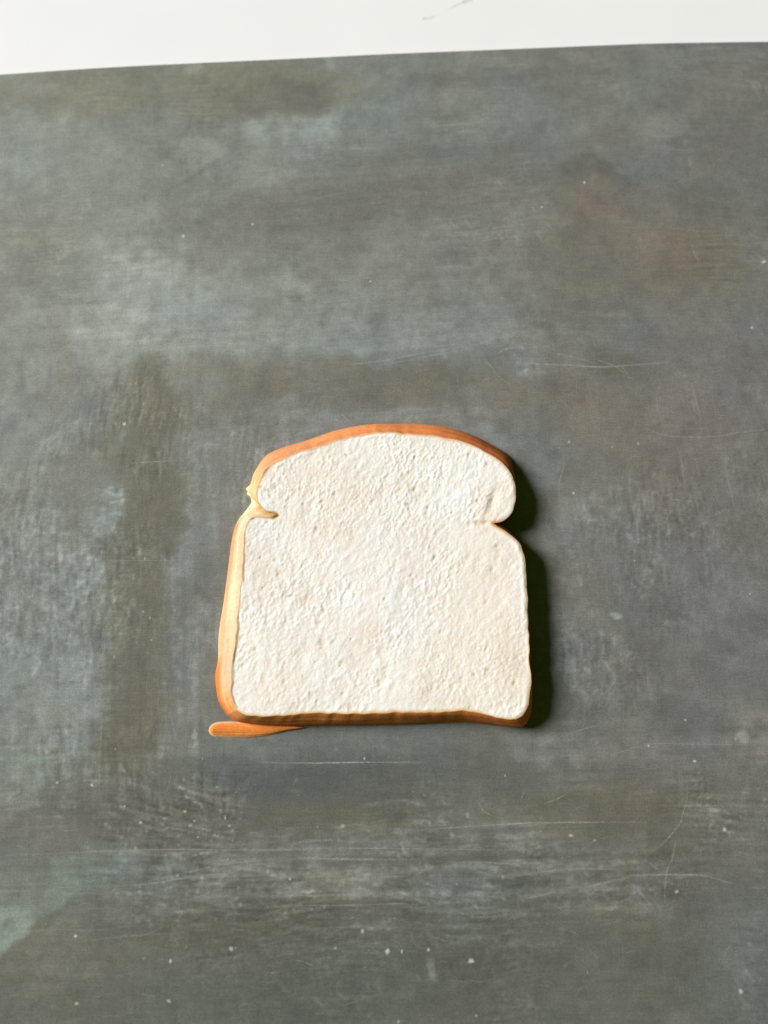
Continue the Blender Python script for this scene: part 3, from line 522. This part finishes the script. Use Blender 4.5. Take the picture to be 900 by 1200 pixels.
    mask2 = smooth(-.6, .6, A(7, 7, 0, 2))
    d1 = A(.52, .34, math.radians(62), 11) * mask + A(.5, .36, math.radians(44), 12) * (1 - mask)
    d2 = A(.36, .26, math.radians(80), 13)
    d3 = A(.95, .6, math.radians(58), 19)
    dabs = .75 * d1 * np.clip(.95 + .4 * A(3, 3, 0, 24), .4, 2) + .5 * d2 * np.clip(.95 + .45 * A(4, 4, 0, 25), .3, 2) + .5 * d3 * (.4 + .6 * mask2)
    dabs = np.where(dabs > 0, dabs ** 1.15, -np.abs(dabs) ** .9)
    coarse = A(1.5, .9, math.radians(58), 14)
    big = A(7, 7, 0, 15)
    rough = 0.9 + 0.2 * A(8, 8, 0, 16)
    Z = 0.044 * dabs * np.clip(rough, .6, 1.3) + 0.034 * coarse + 0.10 * big + 0.016 * A(.22, .22, 0, 17)
    # pits
    pit = np.zeros(sh)
    n_p = 0
    while n_p < 85:
        cx, cy = rng.uniform(x0, x1), rng.uniform(y0, y1)
        r = abs(rng.normal(.32, .2)) + .16
        g = rng.normal(1.0, .5); e = rng.uniform(1, 1.9)
        i0, i1 = int((cy - y0 - 3) / cell), int((cy - y0 + 3) / cell)
        j0, j1 = int((cx - x0 - 3) / cell), int((cx - x0 + 3) / cell)
        if i0 < 0 or j0 < 0 or i1 >= ny or j1 >= nx:
            continue
        dx, dy = X[i0:i1, j0:j1] - cx, Y[i0:i1, j0:j1] - cy
        u = (dx * math.cos(g) + dy * math.sin(g)) / (r * e); w = (-dx * math.sin(g) + dy * math.cos(g)) / r
        pit[i0:i1, j0:j1] = np.maximum(pit[i0:i1, j0:j1], np.exp(-(u * u + w * w)) * min(1, r / .5) * rng.uniform(.5, 1))
        n_p += 1
    Z -= 0.30 * pit
    def blob(c, rx, ry, rot=0):
        r = math.radians(rot)
        dx, dy = X - c[0], Y - c[1]
        return np.exp(-(((dx * math.cos(r) + dy * math.sin(r)) / rx) ** 2 + ((-dx * math.sin(r) + dy * math.cos(r)) / ry) ** 2))
    dim = blob(MARKS['dimple'], 1.6, 6, -20); dim2 = blob(MARKS['dimple2'], 1.6, 3.2, -20)
    nl = blob(MARKS['notch_l'], 1.2, 1.0); nr = blob(MARKS['notch_r'], 4.5, 1.0, 4)
    Z -= 0.5 * dim + 0.35 * dim2 + 0.7 * nl + 0.45 * nr
    ed = smooth(0, 1.2, D)
    Z = Z * (0.25 + 0.75 * ed) + 0.10 * (seg[I] != 4) * np.exp(-((D - 1.3) / 0.9) ** 2) * np.clip(1 + .8 * A(5, 5, 0, 18), 0, 2.2) + .18 * blob(MARKS['lobe'], 3.2, 6, -10)
    Z = THICK + np.where(inside, Z * smooth(0, .5, D), 0)
    # border vertices slide onto the outline
    out = used & ~inside
    Xf, Yf = X.copy(), Y.copy()
    Xf[out], Yf[out] = face[I[out], 0], face[I[out], 1]
    Z[out] = THICK
    # colour
    tone = A(6, 13, 0, 21); tone2 = A(2.2, 3.5, .4, 22); cool = A(14, 18, 0, 23)
    col = np.ones(sh + (3,)) * np.array((242, 236, 228), float)
    col += tone[..., None] * np.array((-.7, -1.7, -2.7)) + tone2[..., None] * np.array((-.8, -1.5, -2.2)) + cool[..., None] * np.array((-.4, .0, .8))
    col += dabs[..., None] * np.array((1.6, 2.4, 3.4))
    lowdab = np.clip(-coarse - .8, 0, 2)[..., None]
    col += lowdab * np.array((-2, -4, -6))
    def mix(m, c):
        nonlocal col
        m = np.clip(m, 0, 1)[..., None]
        col = col * (1 - m) + np.array(c, float) * m
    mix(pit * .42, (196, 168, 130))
    mix(blob(MARKS['warm'], 7, 14, 12) * .4, (238, 212, 186)); mix(dim * .45, (226, 200, 166)); mix(dim2 * .55, (214, 186, 150)); mix(nl * .95, (150, 100, 40)); mix(nr * .6, (234, 206, 168))
    eC = edge_rgb[I]
    m = (1 - smooth(0.05, .95 + .35 * tone2.clip(-1, 1), D))[..., None] * .9
    col = col * (1 - m) + eC * m
    # thin broken groove inside the left-hand crust
    left = (seg[I] == 4) & (spos[I] > .10)
    gr = np.exp(-((D - .55) / .3) ** 2) * left * smooth(-.7, .5, A(.6, 4, 0, 31))
    mix(gr * .75, (168, 122, 80))
    Z -= np.where(inside, .10 * gr, 0)
    idx = np.full(ny * nx, -1); u = used.ravel(); idx[u] = np.arange(u.sum())
    i = np.arange(ny * nx).reshape(ny, nx)
    q = np.stack([i[:-1, :-1], i[:-1, 1:], i[1:, 1:], i[1:, :-1]], -1)[keep]
    V = np.c_[Xf.ravel()[u], Yf.ravel()[u], Z.ravel()[u]]
    make_mesh("crumb", V, idx[q], M_CRUMB, root, lin(np.clip(col.reshape(-1, 3)[u], 0, 255)))

    # --- torn tongue of crust sticking out from under the near left corner
    p = resample(catmull(FLAP + [FLAP[0]], 8), 120)
    ctr = np.array((p[:, 0].mean() - 2, p[:, 1].mean()))
    ctr_line = np.c_[p[:, 0] * .72 + ctr[0] * .28, np.full(len(p), 0.0)]
    rings, cols = [], []
    R = 14
    # a spine along the tongue towards which the rings shrink
    xs_ = p[:, 0]
    up = lambda x, sgn: None
    order = np.argsort(xs_)
    lo, hi = xs_.min(), xs_.max()
    sx = np.clip(xs_, lo + 2.2, hi - 5)
    gridx = np.linspace(lo, hi, 60)
    half = len(p) // 2
    ymid = []
    for gx in gridx:
        near = p[np.abs(xs_ - gx) < 1.2]
        ymid.append((near[:, 1].min() + near[:, 1].max()) / 2)
    spine = np.c_[sx, np.interp(sx, gridx, ymid)]
    st = fnoise((R, len(p)), 9, 1.0, 0, 91)
    st = 0.5 * (st + st[:, ::-1])
    for k in range(R):
        f = k / (R - 1)
        pp = p * (1 - f) + spine * f
        z = 0.05 + 1.5 * (1 - (1 - f) ** 2.2) + .08 * st[k] * (0 if k == 0 else 1)
        rings.append(np.c_[pp, np.full(len(p), 1) * z])
        rim = (1 - smooth(.04, .4, f)) * np.maximum(smooth(lo + 26, lo + 6, p[:, 0]), .45 * (p[:, 1] < spine[:, 1]))  # lit highlight painted into the colour along left end and near edge
        mid = np.exp(-((f - .5) / .25) ** 2)
        c = np.array((228, 136, 62))[None] * (1 + .07 * st[k])[:, None] + np.array((6, 12, 14))[None] * mid
        c = c * (1 - .8 * rim[:, None]) + np.array((242, 204, 164))[None] * .8 * rim[:, None]
        cols.append(c)
    V = np.vstack(rings)
    make_mesh("crust_flap", V, grid_quads(R, len(p), True), M_CRUST, root, lin(np.clip(np.vstack(cols), 0, 255)))
build_bread()
